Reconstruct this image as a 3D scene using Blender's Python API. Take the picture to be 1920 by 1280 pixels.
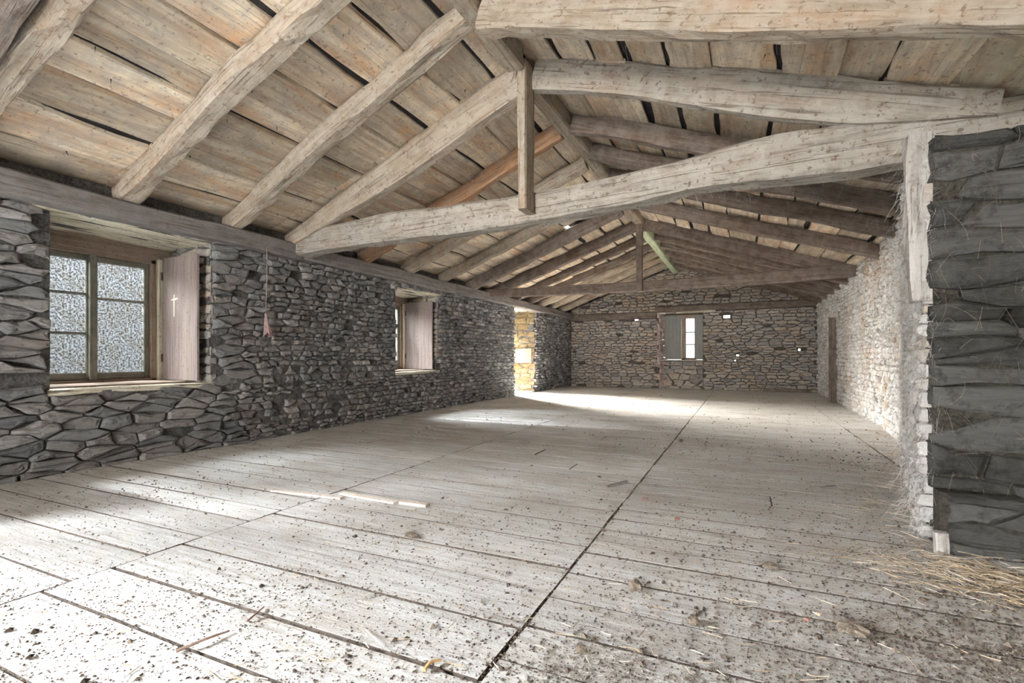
import bpy, math, random
import numpy as np
from mathutils import Vector, Matrix, noise
for o in list(bpy.data.objects): bpy.data.objects.remove(o)
S = bpy.context.scene
COL = S.collection
R = random.Random(7)

# ------------------------------------------------------------------ camera, world, lights, exposure
F = 918.0; HOR = 668.0; CX = 960.0
TH = math.radians(25.1); CT, ST = math.cos(TH), math.sin(TH)
CAMZ = 1.0
cd = bpy.data.cameras.new('camera'); cam = bpy.data.objects.new('camera', cd); COL.objects.link(cam)
cam.location = (0, 0, CAMZ); cam.rotation_euler = (math.pi/2, 0, TH)
cd.sensor_width = 36; cd.lens = F/1920*36; cd.shift_y = (HOR-640)/1920.0; cd.clip_start = .02; cd.clip_end = 500
S.camera = cam

w = bpy.data.worlds.new('overcast sky'); S.world = w; w.use_nodes = True
bg = w.node_tree.nodes['Background']; bg.inputs[0].default_value = (.90, .96, 1.0, 1); bg.inputs[1].default_value = .33

def light(name, kind, loc, target, energy, color, size=None, size_y=None, angle=None, spread=80):
    d = bpy.data.lights.new(name, kind); o = bpy.data.objects.new(name, d); COL.objects.link(o)
    d.energy = energy; d.color = color
    if kind == 'AREA':
        d.shape = 'RECTANGLE'; d.size = size; d.size_y = size_y; d.spread = math.radians(spread)
    if angle: d.angle = angle
    o.location = loc
    o.rotation_euler = (Vector(target)-Vector(loc)).to_track_quat('-Z', 'Y').to_euler()
    return o
light('sun', 'SUN', (0, 0, 20), (8.4, 20, 9), .8, (1, .80, .52), angle=math.radians(3))
DAY = (.92, .965, 1.0)
# daylight falling through the openings (first two at unseen windows; the third is an added frontal fill)
light('daylight_rear_window', 'AREA', (-7.7, -1.6, 3.3), (-1.4, 2.4, 0), 225, DAY, 1.8, 1.9)
light('daylight_rear_window', 'AREA', (-7.7, -4.4, 3.3), (-2.6, -2.4, 0), 520, DAY, 1.5, 1.9)
light('rear_fill_light', 'AREA', (-1.5, -6.3, 1.5), (-1.4, 4, 1.0), 22, (1, .96, .9), 2.4, 2.0)
light('daylight_first_window', 'AREA', (-8.4, 2.3, 3.5), (-3.2, 4.0, .1), 760, DAY, 2.2, 2.0, spread=105)
light('daylight_second_window', 'AREA', (-8.5, 6.7, 3.4), (-3.4, 7.0, .1), 1500, DAY, 2.6, 2.4, spread=95)
light('daylight_doorway', 'AREA', (-8.6, 13.6, 3.0), (-3.2, 9.8, .1), 400, (1, .94, .85), 1.6, 2.2, spread=120)
S.view_settings.view_transform = 'Standard'; S.view_settings.look = 'None'
S.view_settings.exposure = 3.6; S.view_settings.gamma = 1; S.view_settings.use_curve_mapping = False
S.cycles.max_bounces = 10; S.cycles.diffuse_bounces = 7; S.cycles.transparent_max_bounces = 8
S.cycles.sample_clamp_indirect = 6

# ------------------------------------------------------------------ helpers
def ray(px, py):            # direction for unit depth
    a = (px-CX)/F; b = (HOR-py)/F
    return Vector((a*CT-ST, a*ST+CT, b))
def at_y(px, py, y): r = ray(px, py); return Vector((0, 0, CAMZ))+r*(y/r.y)
def at_x(px, py, x): r = ray(px, py); return Vector((0, 0, CAMZ))+r*(x/r.x)
def at_floor(px, py): r = ray(px, py); return Vector((0, 0, CAMZ))+r*(-CAMZ/r.z)
def project(p):
    u = p[0]*CT+p[1]*ST; d = -p[0]*ST+p[1]*CT
    if d < .1: return None
    return (CX+F*u/d, HOR-F*(p[2]-CAMZ)/d, d)

def tag(o, label=None, cat=None, group=None, kind=None):
    if label: o['label'] = label
    if cat: o['category'] = cat
    if group: o['group'] = group
    if kind: o['kind'] = kind
    return o
def empty(name, loc=(0, 0, 0), parent=None):
    o = bpy.data.objects.new(name, None); COL.objects.link(o); o.empty_display_size = .1
    o.location = loc
    if parent: setpar(o, parent)
    return o
WM = {}
def setpar(o, parent):      # keeps world placement (parents are never scaled)
    pm = WM.get(parent.name, Matrix.Translation(parent.location))
    o.parent = parent; o.matrix_parent_inverse = pm.inverted()
def mesh_obj(name, verts, faces, mat, parent=None, M=None, attr=None, smooth=False):
    """verts in world space; M = world matrix of the object's own axes"""
    me = bpy.data.meshes.new(name)
    if M is None:
        v0 = np.asarray(verts, dtype=float); c = v0.mean(axis=0); M = Matrix.Translation(Vector(c))
    Mi = np.array(M.inverted())
    va = np.asarray(verts, dtype=float); va = va @ Mi[:3, :3].T + Mi[:3, 3]
    me.from_pydata(va.tolist(), [], faces)
    if attr is not None:
        a = me.attributes.new('rnd', 'FLOAT_COLOR', 'POINT')
        a.data.foreach_set('color', np.asarray(attr, dtype=np.float32).ravel())
    if smooth: me.polygons.foreach_set('use_smooth', [True]*len(me.polygons))
    me.materials.append(mat); me.update()
    o = bpy.data.objects.new(name, me); COL.objects.link(o)
    o.matrix_world = M; WM[o.name] = M.copy()
    if parent is not None: setpar(o, parent)
    return o
def frame_matrix(p, xdir, up=Vector((0, 0, 1))):
    x = Vector(xdir).normalized(); y = up.cross(x).normalized(); z = x.cross(y)
    M = Matrix((x, y, z)).transposed().to_4x4(); M.translation = p
    return M
def nz(v, s=1.0): return noise.noise(Vector(v)*s)

def timber(name, path, wid, hei, mat, parent=None, up=Vector((0, 0, 1)), rough=.012, seg=None, sq=.80, seed=None, taper=1.0):
    """hewn timber along a 3-D path; wid / hei may be lists; (path is the centre line)"""
    if seed is None: seed = R.random()*100
    path = [Vector(p) for p in path]
    L = [0]
    for a, b in zip(path, path[1:]): L.append(L[-1]+(b-a).length)
    T = L[-1]; seg = seg or max(6, min(48, int(T/.14)))
    M = frame_matrix(path[0], path[-1]-path[0], up)
    K = 12
    # rounded rectangle profile
    c = 1-sq
    prof = [(1, -sq), (1, 0), (1, sq), (sq, 1), (0, 1), (-sq, 1), (-1, sq), (-1, 0), (-1, -sq), (-sq, -1), (0, -1), (sq, -1)]
    def lerp(arr, t):
        if not isinstance(arr, (list, tuple)): return arr
        f = t*(len(arr)-1); i = min(int(f), len(arr)-2); return arr[i]+(arr[i+1]-arr[i])*(f-i)
    V = []; Fc = []
    for i in range(seg+1):
        s = T*i/seg; k = 0
        while k < len(L)-2 and L[k+1] < s: k += 1
        # smooth interpolation
        t = (s-L[k])/max(1e-6, L[k+1]-L[k])
        p0 = path[max(0, k-1)]; p1 = path[k]; p2 = path[k+1]; p3 = path[min(len(path)-1, k+2)]
        if len(path) > 2:
            p = .5*((2*p1)+(p2-p0)*t+(2*p0-5*p1+4*p2-p3)*t*t+(3*p1-p0-3*p2+p3)*t**3)
            d = (p2-p1).normalized()
        else:
            p = p1.lerp(p2, t); d = (p2-p1).normalized()
        y = up.cross(d).normalized(); z = d.cross(y)
        gt = s/T
        W = lerp(wid, gt)/2*(1+(taper-1)*gt); H = lerp(hei, gt)/2*(1+(taper-1)*gt)
        W *= 1+.10*nz((s*1.3, seed, 1)); H *= 1+.10*nz((s*1.3, seed, 5))
        off = y*(rough*1.5*nz((s*.8, seed, 9)))+z*(rough*1.5*nz((s*.8, seed, 12)))
        for j, (a, b) in enumerate(prof):
            r = rough*nz((s*3.5, seed+a*2, b*2+20))+rough*.6*nz((s*11, seed+a*3, b*3+40))
            l = math.hypot(a, b)
            V.append(p+off+y*(a*W+a/l*r)+z*(b*H+b/l*r))
    for i in range(seg):
        for j in range(K):
            a = i*K+j; b = i*K+(j+1) % K
            Fc.append((a, b, b+K, a+K))
    Fc.append(tuple(range(K))[::-1]); Fc.append(tuple(seg*K+j for j in range(K)))
    return mesh_obj(name, [tuple(v) for v in V], Fc, mat, parent, M)

def box(name, lo, hi, mat, parent=None, jit=0.0):
    x0, y0, z0 = lo; x1, y1, z1 = hi
    V = [(x, y, z) for x in (x0, x1) for y in (y0, y1) for z in (z0, z1)]
    V = [tuple(c+R.uniform(-jit, jit) for c in v) for v in V]
    Fc = [(0, 1, 3, 2), (4, 6, 7, 5), (0, 4, 5, 1), (2, 3, 7, 6), (0, 2, 6, 4), (1, 5, 7, 3)]
    return mesh_obj(name, V, Fc, mat, parent)
def rbox(name, lo, hi, mat, parent=None, r=.006, axis=None):
    """box with chamfered long edges, axis = long axis"""
    d = [hi[i]-lo[i] for i in range(3)]
    ax = axis if axis is not None else d.index(max(d))
    a, b = [i for i in range(3) if i != ax]
    if (ax, a, b) in ((1, 0, 2),): a, b = b, a
    r = min(r, d[a]*.4, d[b]*.4)
    prof = [(r, 0), (d[a]-r, 0), (d[a], r), (d[a], d[b]-r), (d[a]-r, d[b]), (r, d[b]), (0, d[b]-r), (0, r)]
    V = []
    for e in (lo[ax], hi[ax]):
        for p, q in prof:
            v = [0, 0, 0]; v[ax] = e; v[a] = lo[a]+p; v[b] = lo[b]+q; V.append(tuple(v))
    Fc = [(i, (i+1) % 8, (i+1) % 8+8, i+8) for i in range(8)]+[tuple(range(8))[::-1], tuple(range(8, 16))]
    M = frame_matrix(Vector(lo), Vector([1 if i == ax else 0 for i in range(3)]), Vector((0, 0, 1)) if ax != 2 else Vector((0, 1, 0)))
    return mesh_obj(name, V, Fc, mat, parent, M)

# ------------------------------------------------------------------ materials
class N:
    def __init__(s, name):
        s.m = bpy.data.materials.new(name); s.m.use_nodes = True; s.t = s.m.node_tree
        s.b = s.t.nodes['Principled BSDF']; s.b.inputs['Roughness'].default_value = .9
        s.b.inputs['Specular IOR Level'].default_value = .15
    def n(s, ty, **kw):
        x = s.t.nodes.new(ty)
        for k, v in kw.items():
            if k in x.inputs and not hasattr(x, k): x.inputs[k].default_value = v
            else: setattr(x, k, v)
        return x
    def l(s, a, b): s.t.links.new(a, b)
    def noise(s, vec, scale, detail=4, rough=.6, dist=0):
        x = s.n('ShaderNodeTexNoise'); x.inputs['Scale'].default_value = scale; x.inputs['Detail'].default_value = detail
        x.inputs['Roughness'].default_value = rough; x.inputs['Distortion'].default_value = dist
        if vec is not None: s.l(vec, x.inputs['Vector'])
        return x.outputs['Fac']
    def ramp(s, fac, stops):
        x = s.n('ShaderNodeValToRGB'); e = x.color_ramp.elements
        while len(e) < len(stops): e.new(.5)
        for k, (p, c) in enumerate(stops):
            e[k].position = p; e[k].color = (*c, 1) if len(c) == 3 else c
        s.l(fac, x.inputs['Fac']); return x.outputs['Color']
    def mix(s, fac, a, b, mode='MIX'):
        x = s.n('ShaderNodeMix'); x.data_type = 'RGBA'; x.blend_type = mode
        for sock, v in ((x.inputs[0], fac), (x.inputs[6], a), (x.inputs[7], b)):
            if isinstance(v, (int, float)): sock.default_value = v
            elif isinstance(v, tuple): sock.default_value = (*v, 1)
            else: s.l(v, sock)
        return x.outputs[2]
    def math(s, op, a, b=0.0, c=None):
        x = s.n('ShaderNodeMath'); x.operation = op
        for i, v in enumerate((a, b) if c is None else (a, b, c)):
            if isinstance(v, (int, float)): x.inputs[i].default_value = v
            else: s.l(v, x.inputs[i])
        return x.outputs[0]
    def mapping(s, vec, scale, loc=None):
        x = s.n('ShaderNodeMapping'); x.inputs['Scale'].default_value = scale; s.l(vec, x.inputs['Vector'])
        if loc is not None: s.l(loc, x.inputs['Location'])
        return x.outputs[0]
    def bump(s, h, dist, strength=1.0, prev=None):
        x = s.n('ShaderNodeBump'); x.inputs['Distance'].default_value = dist; x.inputs['Strength'].default_value = strength
        s.l(h, x.inputs['Height'])
        if prev is not None: s.l(prev, x.inputs['Normal'])
        return x.outputs[0]
    def out(s, col, nor=None):
        s.l(col, s.b.inputs['Base Color'])
        if nor is not None: s.l(nor, s.b.inputs['Normal'])
        return s.m

def wood(name, cols, stain=None, stain_amt=.4, grain=9.0, bump=.006, dust=None, dust_amt=.5, var=.25, crack=.5, flake=.5):
    k = N(name); tc = k.n('ShaderNodeTexCoord').outputs['Object']; oi = k.n('ShaderNodeObjectInfo').outputs['Random']
    offs = k.n('ShaderNodeCombineXYZ'); k.l(k.math('MULTIPLY', oi, 37.0), offs.inputs[0]); k.l(k.math('MULTIPLY', oi, 91.0), offs.inputs[1])
    v = k.mapping(tc, (.55, grain, grain), offs.outputs[0]); v2 = k.mapping(tc, (1, 1, 1), offs.outputs[0])
    g = k.noise(v, 3.0, 8, .65, .6); n = len(cols)
    col = k.ramp(g, [(.28+.44*i/(n-1), c) for i, c in enumerate(cols)])
    if stain:
        f = k.ramp(k.noise(k.mapping(tc, (.7, 3.0, 3.0), offs.outputs[0]), 1.6, 5, .6), [(.50, (0, 0, 0)), (.66, (stain_amt,)*3)])
        col = k.mix(f, col, stain)
    if dust:
        f = k.ramp(k.noise(v2, 7.0, 6, .7), [(.40, (0, 0, 0)), (.62, (dust_amt,)*3)]); col = k.mix(f, col, dust)
    # object to object brightness
    b = k.math('MULTIPLY_ADD', oi, var*2, 1-var)
    bb = k.n('ShaderNodeCombineXYZ'); [k.l(b, bb.inputs[i]) for i in range(3)]
    col = k.mix(1.0, col, bb.outputs[0], 'MULTIPLY')
    # fine dark checks along the grain, and blotches of droppings
    ck = k.noise(k.mapping(tc, (.35, 26, 26), offs.outputs[0]), 2.2, 3, .5)
    cf = k.ramp(ck, [(.33, (crack,)*3), (.40, (0, 0, 0))]); col = k.mix(cf, col, (.10, .07, .05))
    bl = k.ramp(k.noise(v2, 26.0, 4, .65), [(.58, (0, 0, 0)), (.65, (flake,)*3)]); col = k.mix(bl, col, (.16, .11, .08))
    h = k.math('ADD', k.math('MULTIPLY', g, .5), k.math('MULTIPLY', cf, -.5)); fine = k.noise(v2, 45.0, 5, .7)
    nor = k.bump(fine, .004, .8, k.bump(h, bump))
    return k.out(col, nor)

def stone(name, ramp, dust, dust_amt, warm=None, warm_amt=0, bump=.012, sc=1.0):
    k = N(name); at = k.n('ShaderNodeAttribute'); at.attribute_name = 'rnd'
    sp = k.n('ShaderNodeSeparateColor'); k.l(at.outputs['Color'], sp.inputs[0])
    geo = k.n('ShaderNodeNewGeometry'); pos = geo.outputs['Position']
    off = k.n('ShaderNodeVectorMath'); off.operation = 'MULTIPLY_ADD'; k.l(at.outputs['Color'], off.inputs[0]); off.inputs[1].default_value = (9, 9, 9); k.l(pos, off.inputs[2])
    p = off.outputs[0]
    strat = k.noise(k.mapping(p, (1.6, 1.6, 13)), 3.0*sc, 7, .7, .3)
    t = k.math('ADD', k.math('MULTIPLY', sp.outputs[0], .5), k.math('MULTIPLY', strat, .6))
    n = len(ramp); col = k.ramp(t, [(.12+.76*i/(n-1), c) for i, c in enumerate(ramp)])
    if warm:
        wf = k.ramp(k.noise(pos, 1.1, 3, .6), [(.46, (0, 0, 0)), (.60, (warm_amt,)*3)])
        wf2 = k.ramp(sp.outputs[1], [(.3, (.1,)*3), (.9, (1, 1, 1))]); col = k.mix(k.mix(1.0, wf, wf2, 'MULTIPLY'), col, warm)
    d1 = k.ramp(k.noise(pos, 2.6*sc, 8, .75), [(.38, (0, 0, 0)), (.66, (dust_amt,)*3)])
    col = k.mix(d1, col, dust)
    dk = k.ramp(k.noise(p, 11*sc, 6, .75), [(.30, (.75,)*3), (.48, (0, 0, 0))]); col = k.mix(dk, col, (.035, .033, .03))
    h = k.math('ADD', strat, k.math('MULTIPLY', k.noise(pos, 30*sc, 7, .75), .55))
    return k.out(col, k.bump(h, bump, 1.0))
def mortar(name, c1, c2, sc=9, dist=.03):
    k = N(name); pos = k.n('ShaderNodeNewGeometry').outputs['Position']
    a = k.noise(pos, sc, 9, .75); b = k.noise(pos, sc*6, 5, .7)
    col = k.ramp(k.math('MULTIPLY_ADD', b, .5, k.math('MULTIPLY', a, .5)), [(.36, c1), (.62, c2)])
    return k.out(col, k.bump(k.math('ADD', a, k.math('MULTIPLY', b, .4)), dist))
def plain(name, c, rough=.9, sc=20, var=.3, bump=.003, metal=0):
    k = N(name); tc = k.n('ShaderNodeTexCoord').outputs['Object']
    col = k.ramp(k.noise(tc, sc, 6, .7), [(.3, tuple(x*(1-var) for x in c)), (.7, tuple(min(1, x*(1+var)) for x in c))])
    k.b.inputs['Roughness'].default_value = rough; k.b.inputs['Metallic'].default_value = metal
    return k.out(col, k.bump(k.noise(tc, sc*3, 5), bump))
def attrmat(name, stops):
    k = N(name); at = k.n('ShaderNodeAttribute'); at.attribute_name = 'rnd'
    sp = k.n('ShaderNodeSeparateColor'); k.l(at.outputs['Color'], sp.inputs[0])
    return k.out(k.ramp(sp.outputs[0], stops))

M_roofplank = wood('weathered roof plank', [(.36, .26, .18), (.62, .50, .37), (.77, .67, .52), (.86, .81, .70)], stain=(.56, .31, .15), stain_amt=.65, dust=(.38, .36, .34), dust_amt=.5, var=.28, crack=.3, grain=4, bump=.002)
M_rafter = wood('hewn rafter timber', [(.21, .17, .13), (.33, .275, .215), (.43, .37, .30)], stain=(.42, .27, .17), stain_amt=.4, dust=(.45, .415, .365), dust_amt=.6, flake=.7, var=.12, bump=.012)
M_orange = wood('orange stained rafter timber', [(.24, .13, .07), (.40, .22, .12), (.50, .31, .19)], dust=(.40, .33, .27), dust_amt=.4, var=.05, bump=.010)
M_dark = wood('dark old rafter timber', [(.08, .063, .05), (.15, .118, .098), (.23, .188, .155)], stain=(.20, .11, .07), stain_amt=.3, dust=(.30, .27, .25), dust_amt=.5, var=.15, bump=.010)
M_tie = wood('dusty tie beam timber', [(.18, .16, .14), (.32, .29, .25), (.43, .40, .355)], stain=(.40, .27, .18), stain_amt=.35, dust=(.45, .43, .40), dust_amt=.7, var=.05, bump=.018, flake=.8)
M_plate = wood('wall plate timber', [(.13, .12, .12), (.22, .20, .19), (.30, .28, .27)], dust=(.30, .30, .30), dust_amt=.5, var=.1, bump=.01)
M_frame = wood('window frame timber', [(.17, .12, .09), (.30, .22, .17), (.40, .32, .25)], dust=(.45, .42, .36), dust_amt=.3, var=.08, bump=.003, crack=.3)
M_sash = wood('window sash timber', [(.10, .10, .085), (.18, .18, .15), (.27, .26, .22)], dust=(.36, .35, .30), dust_amt=.4, var=.08, bump=.003, crack=.3)
M_shutter = wood('pinkish shutter board', [(.19, .15, .145), (.29, .237, .228), (.35, .30, .285)], stain=(.42, .36, .28), stain_amt=.4, var=.06, grain=14, bump=.002, crack=.35)
M_shutgrey = wood('grey shutter board', [(.20, .21, .20), (.27, .28, .27), (.33, .34, .32)], var=.06, bump=.002, crack=.3)
M_lintel = wood('pale lintel timber', [(.40, .35, .25), (.68, .63, .50), (.80, .76, .64)], dust=(.74, .72, .62), dust_amt=.5, var=.05, bump=.02, crack=.9)
M_post = wood('whitened post timber', [(.20, .18, .16), (.40, .38, .36), (.54, .53, .51)], dust=(.56, .55, .54), dust_amt=.6, var=.05, bump=.014)
M_ridge2 = wood('lichen green ridge timber', [(.30, .36, .22), (.52, .60, .42), (.66, .72, .55)], var=.05)
M_lath = wood('bleached lath', [(.55, .45, .38), (.72, .64, .57), (.80, .74, .68)], var=.1, bump=.002)
M_twig = plain('twig bark', (.34, .25, .21), sc=40)

def floor_mat():
    k = N('dusty floor plank'); tc = k.n('ShaderNodeTexCoord').outputs['Object']; oi = k.n('ShaderNodeObjectInfo').outputs['Random']
    pos = k.n('ShaderNodeNewGeometry').outputs['Position']
    offs = k.n('ShaderNodeCombineXYZ'); k.l(k.math('MULTIPLY', oi, 37.0), offs.inputs[0]); k.l(k.math('MULTIPLY', oi, 91.0), offs.inputs[1])
    g = k.noise(k.mapping(tc, (.7, 12, 12), offs.outputs[0]), 3.0, 8, .7, .3)
    col = k.ramp(g, [(.30, (.30, .28, .26)), (.42, (.60, .595, .58)), (.60, (.77, .78, .785))])
    b = k.math('MULTIPLY_ADD', oi, .16, .88); bb = k.n('ShaderNodeCombineXYZ'); [k.l(b, bb.inputs[i]) for i in range(3)]
    col = k.mix(1.0, col, bb.outputs[0], 'MULTIPLY')
    st = k.ramp(k.noise(k.mapping(pos, (.9, 2.0, 1)), 1.3, 6, .7), [(.47, (0, 0, 0)), (.66, (.62,)*3)]); col = k.mix(st, col, (.44, .395, .35))
    sp = k.ramp(k.noise(k.mapping(pos, (1, 1.8, 1)), 42, 4, .65), [(.60, (0, 0, 0)), (.68, (.7,)*3)]); col = k.mix(sp, col, (.28, .23, .19))
    gr = k.ramp(k.noise(pos, 150, 2, .5), [(.3, (.25,)*3), (.55, (0, 0, 0))]); col = k.mix(gr, col, (.36, .33, .30))
    nor = k.bump(k.noise(pos, 60, 6, .75), .006, .9, k.bump(g, .006, .8))
    return k.out(col, nor)
M_floor = floor_mat()
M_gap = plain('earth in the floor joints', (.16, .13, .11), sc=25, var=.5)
LG = [(.06, .063, .068), (.14, .145, .152), (.22, .226, .236), (.27, .245, .235), (.52, .525, .54)]
M_stL = stone('grey schist rubble', LG, (.33, .338, .345), .6, warm=(.24, .16, .12), warm_amt=.35)
M_moL = mortar('grey earth mortar', (.03, .028, .026), (.22, .215, .21))
M_stB = stone('brown schist rubble', [(.12, .11, .105), (.27, .25, .24), (.38, .36, .345), (.47, .39, .31), (.50, .49, .485)], (.40, .395, .39), .5, warm=(.46, .31, .19), warm_amt=.5)
M_moB = mortar('brown earth mortar', (.04, .035, .03), (.17, .15, .13))
M_stR = stone('pale dusted rubble', [(.30, .28, .26), (.50, .48, .46), (.62, .61, .60), (.70, .70, .70), (.80, .80, .80)], (.76, .76, .76), .7, warm=(.48, .30, .15), warm_amt=.75, sc=1.4)
M_moR = mortar('pale earth mortar', (.20, .15, .11), (.50, .47, .43), sc=12)
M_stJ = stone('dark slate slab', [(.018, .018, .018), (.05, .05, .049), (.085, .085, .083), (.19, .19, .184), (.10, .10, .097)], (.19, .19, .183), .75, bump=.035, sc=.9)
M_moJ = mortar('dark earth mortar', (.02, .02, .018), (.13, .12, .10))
M_stD = stone('ochre jamb stone', [(.10, .06, .028), (.20, .135, .068), (.27, .20, .115), (.34, .27, .185)], (.29, .23, .15), .4)
M_stP = stone('pinkish jamb stone', [(.42, .30, .28), (.60, .46, .43), (.72, .60, .57)], (.62, .54, .52), .4)

# ------------------------------------------------------------------ masonry
def clip(poly, a, b, c):     # keep a*x+b*y<=c
    out = []
    for i in range(len(poly)):
        p, q = poly[i], poly[(i+1) % len(poly)]
        dp = a*p[0]+b*p[1]-c; dq = a*q[0]+b*q[1]-c
        if dp <= 0: out.append(p)
        if dp*dq < 0:
            t = dp/(dp-dq); out.append((p[0]+(q[0]-p[0])*t, p[1]+(q[1]-p[1])*t))
    return out
def cells(u0, u1, v0, v1, sx, sz, holes=(), planes=(), rng=R, sizefn=None):
    seeds = []; v = v0-sz*.5
    while v < v1+sz:
        h = sz*rng.choice((.55, .7, .9, 1.1, 1.5)); u = u0-sx*rng.random()
        while u < u1+sx:
            k = sizefn(u, v) if sizefn else 1.0
            w_ = sx*rng.uniform(.5, 1.7)*k
            if not (k < .9 and False): seeds.append(((u+w_/2)/sx, (v+h/2+rng.uniform(-.2, .2)*h+.06*sz*math.sin(u*3))/sz))
            u += w_
        v += h
    A = np.array(seeds); out = []
    for i in range(len(A)):
        s = A[i]
        if s[0]*sx < u0-.05 or s[0]*sx > u1+.05 or s[1]*sz < v0-.05 or s[1]*sz > v1+.05: continue
        d = A-s; dd = (d**2).sum(1); idx = np.argsort(dd)[1:20]
        poly = [(s[0]-2.2, s[1]-2.2), (s[0]+2.2, s[1]-2.2), (s[0]+2.2, s[1]+2.2), (s[0]-2.2, s[1]+2.2)]
        for j in idx:
            q = A[j]; a, b = q-s; poly = clip(poly, a, b, (a*(q[0]+s[0])+b*(q[1]+s[1]))/2)
            if len(poly) < 3: break
        if len(poly) < 3: continue
        poly = [(p[0]*sx, p[1]*sz) for p in poly]; c = (s[0]*sx, s[1]*sz)
        for a, b, cc in ((-1, 0, -u0), (1, 0, u1), (0, -1, -v0), (0, 1, v1)):
            poly = clip(poly, a, b, cc) if len(poly) > 2 else poly
        for a, b, cc in planes: poly = clip(poly, a, b, cc) if len(poly) > 2 else poly
        bad = len(poly) < 3
        for (h0, h1, g0, g1) in holes:
            if bad: break
            ds = [h0-c[0], c[0]-h1, (g0-c[1])*1.5, (c[1]-g1)*1.5]; m = max(ds)
            if min(p[0] for p in poly) > h1 or max(p[0] for p in poly) < h0 or min(p[1] for p in poly) > g1 or max(p[1] for p in poly) < g0: continue
            if m <= 0: bad = True; break
            k = ds.index(m); e = ((1, 0, h0), (-1, 0, -h1), (0, 1, g0), (0, -1, -g1))[k]
            poly = clip(poly, *e); bad = len(poly) < 3
        if bad: continue
        xs = [p[0] for p in poly]; ys = [p[1] for p in poly]
        if max(xs)-min(xs) < .03 or max(ys)-min(ys) < .018: continue
        out.append(poly)
    return out
def stone_geo(poly, P, rng, proud, gap, base=-.05, rag=1.0):
    n = len(poly); cx = sum(p[0] for p in poly)/n; cy = sum(p[1] for p in poly)/n
    wu = max(p[0] for p in poly)-min(p[0] for p in poly); wv = max(p[1] for p in poly)-min(p[1] for p in poly)
    m = min(wu, wv); pts = []
    for i in range(n):
        p, q = poly[i], poly[(i+1) % n]; L = math.hypot(q[0]-p[0], q[1]-p[1])
        if L < m*.12: continue
        pts.append(p)
        if L > m*.8:
            t = rng.uniform(.35, .65); j = m*.14*rag
            pts.append((p[0]+(q[0]-p[0])*t+rng.uniform(-j, j), p[1]+(q[1]-p[1])*t+rng.uniform(-j, j)))
    if len(pts) < 3: return None
    n = len(pts); tu, tv = rng.uniform(-.12, .12), rng.uniform(-.18, .12)
    V = []
    jj = m*.05*rag; base_in = min(gap, m*.2)
    def ring(inset, w0, jd):
        for (x, y) in pts:
            dx, dy = cx-x, cy-y; L = math.hypot(dx, dy) or 1; k = min(inset/L*1.15, .75)
            X = x+dx*k+rng.uniform(-jj, jj)*.5; Y = y+dy*k+rng.uniform(-jj, jj)*.5
            V.append(P(X, Y, w0+(tu*(X-cx)+tv*(Y-cy) if w0 > -.02 else 0)+rng.uniform(-jd, jd)))
    ring(base_in*.7, base, 0); ring(base_in, proud*.55, .003); ring(base_in+m*.13, proud, .006)
    ring(base_in+m*.30, proud+.006*rag, .008)
    V.append(P(cx+rng.uniform(-.1, .1)*wu, cy, proud+rng.uniform(0, .012)))
    Fc = []
    for r in range(3):
        for i in range(n):
            a = r*n+i; b = r*n+(i+1) % n; Fc.append((a, b, b+n, a+n))
    for i in range(n): Fc.append((3*n+i, 3*n+(i+1) % n, 4*n))
    return V, Fc
def lay_stones(parent, polys, P, mat, rng, proud=(.0, .04), gap=.012, limit=290, name='stone', rag=1.0, matfn=None):
    items = []
    for poly in polys:
        g = stone_geo(poly, P, rng, rng.uniform(*proud), gap, rag=rag)
        if not g: continue
        V, Fc = g; pr = [project(v) for v in V[:-1]]
        area = 0
        if all(pr):
            xs = [p[0] for p in pr]; ys = [p[1] for p in pr]
            if max(xs) > 0 and min(xs) < 1920 and max(ys) > 0 and min(ys) < 1280: area = (max(xs)-min(xs))*(max(ys)-min(ys))
        c = (rng.random(), rng.random(), rng.random(), 1)
        items.append((area, V, Fc, c))
    items.sort(key=lambda t: -t[0])
    for area, V, Fc, c in items[:limit]:
        if area < 60: break
        mesh_obj(name, [tuple(v) for v in V], Fc, mat, parent, attr=[c]*len(V))
    rest = [it for k, it in enumerate(items) if k >= limit or it[0] < 60]
    if rest:
        VV = []; FF = []; CC = []
        for _, V, Fc, c in rest:
            b = len(VV); VV += [tuple(v) for v in V]; FF += [tuple(i+b for i in f) for f in Fc]; CC += [c]*len(V)
        tag(mesh_obj('rubble_stones', VV, FF, mat, parent, attr=CC), kind='stuff')
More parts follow.
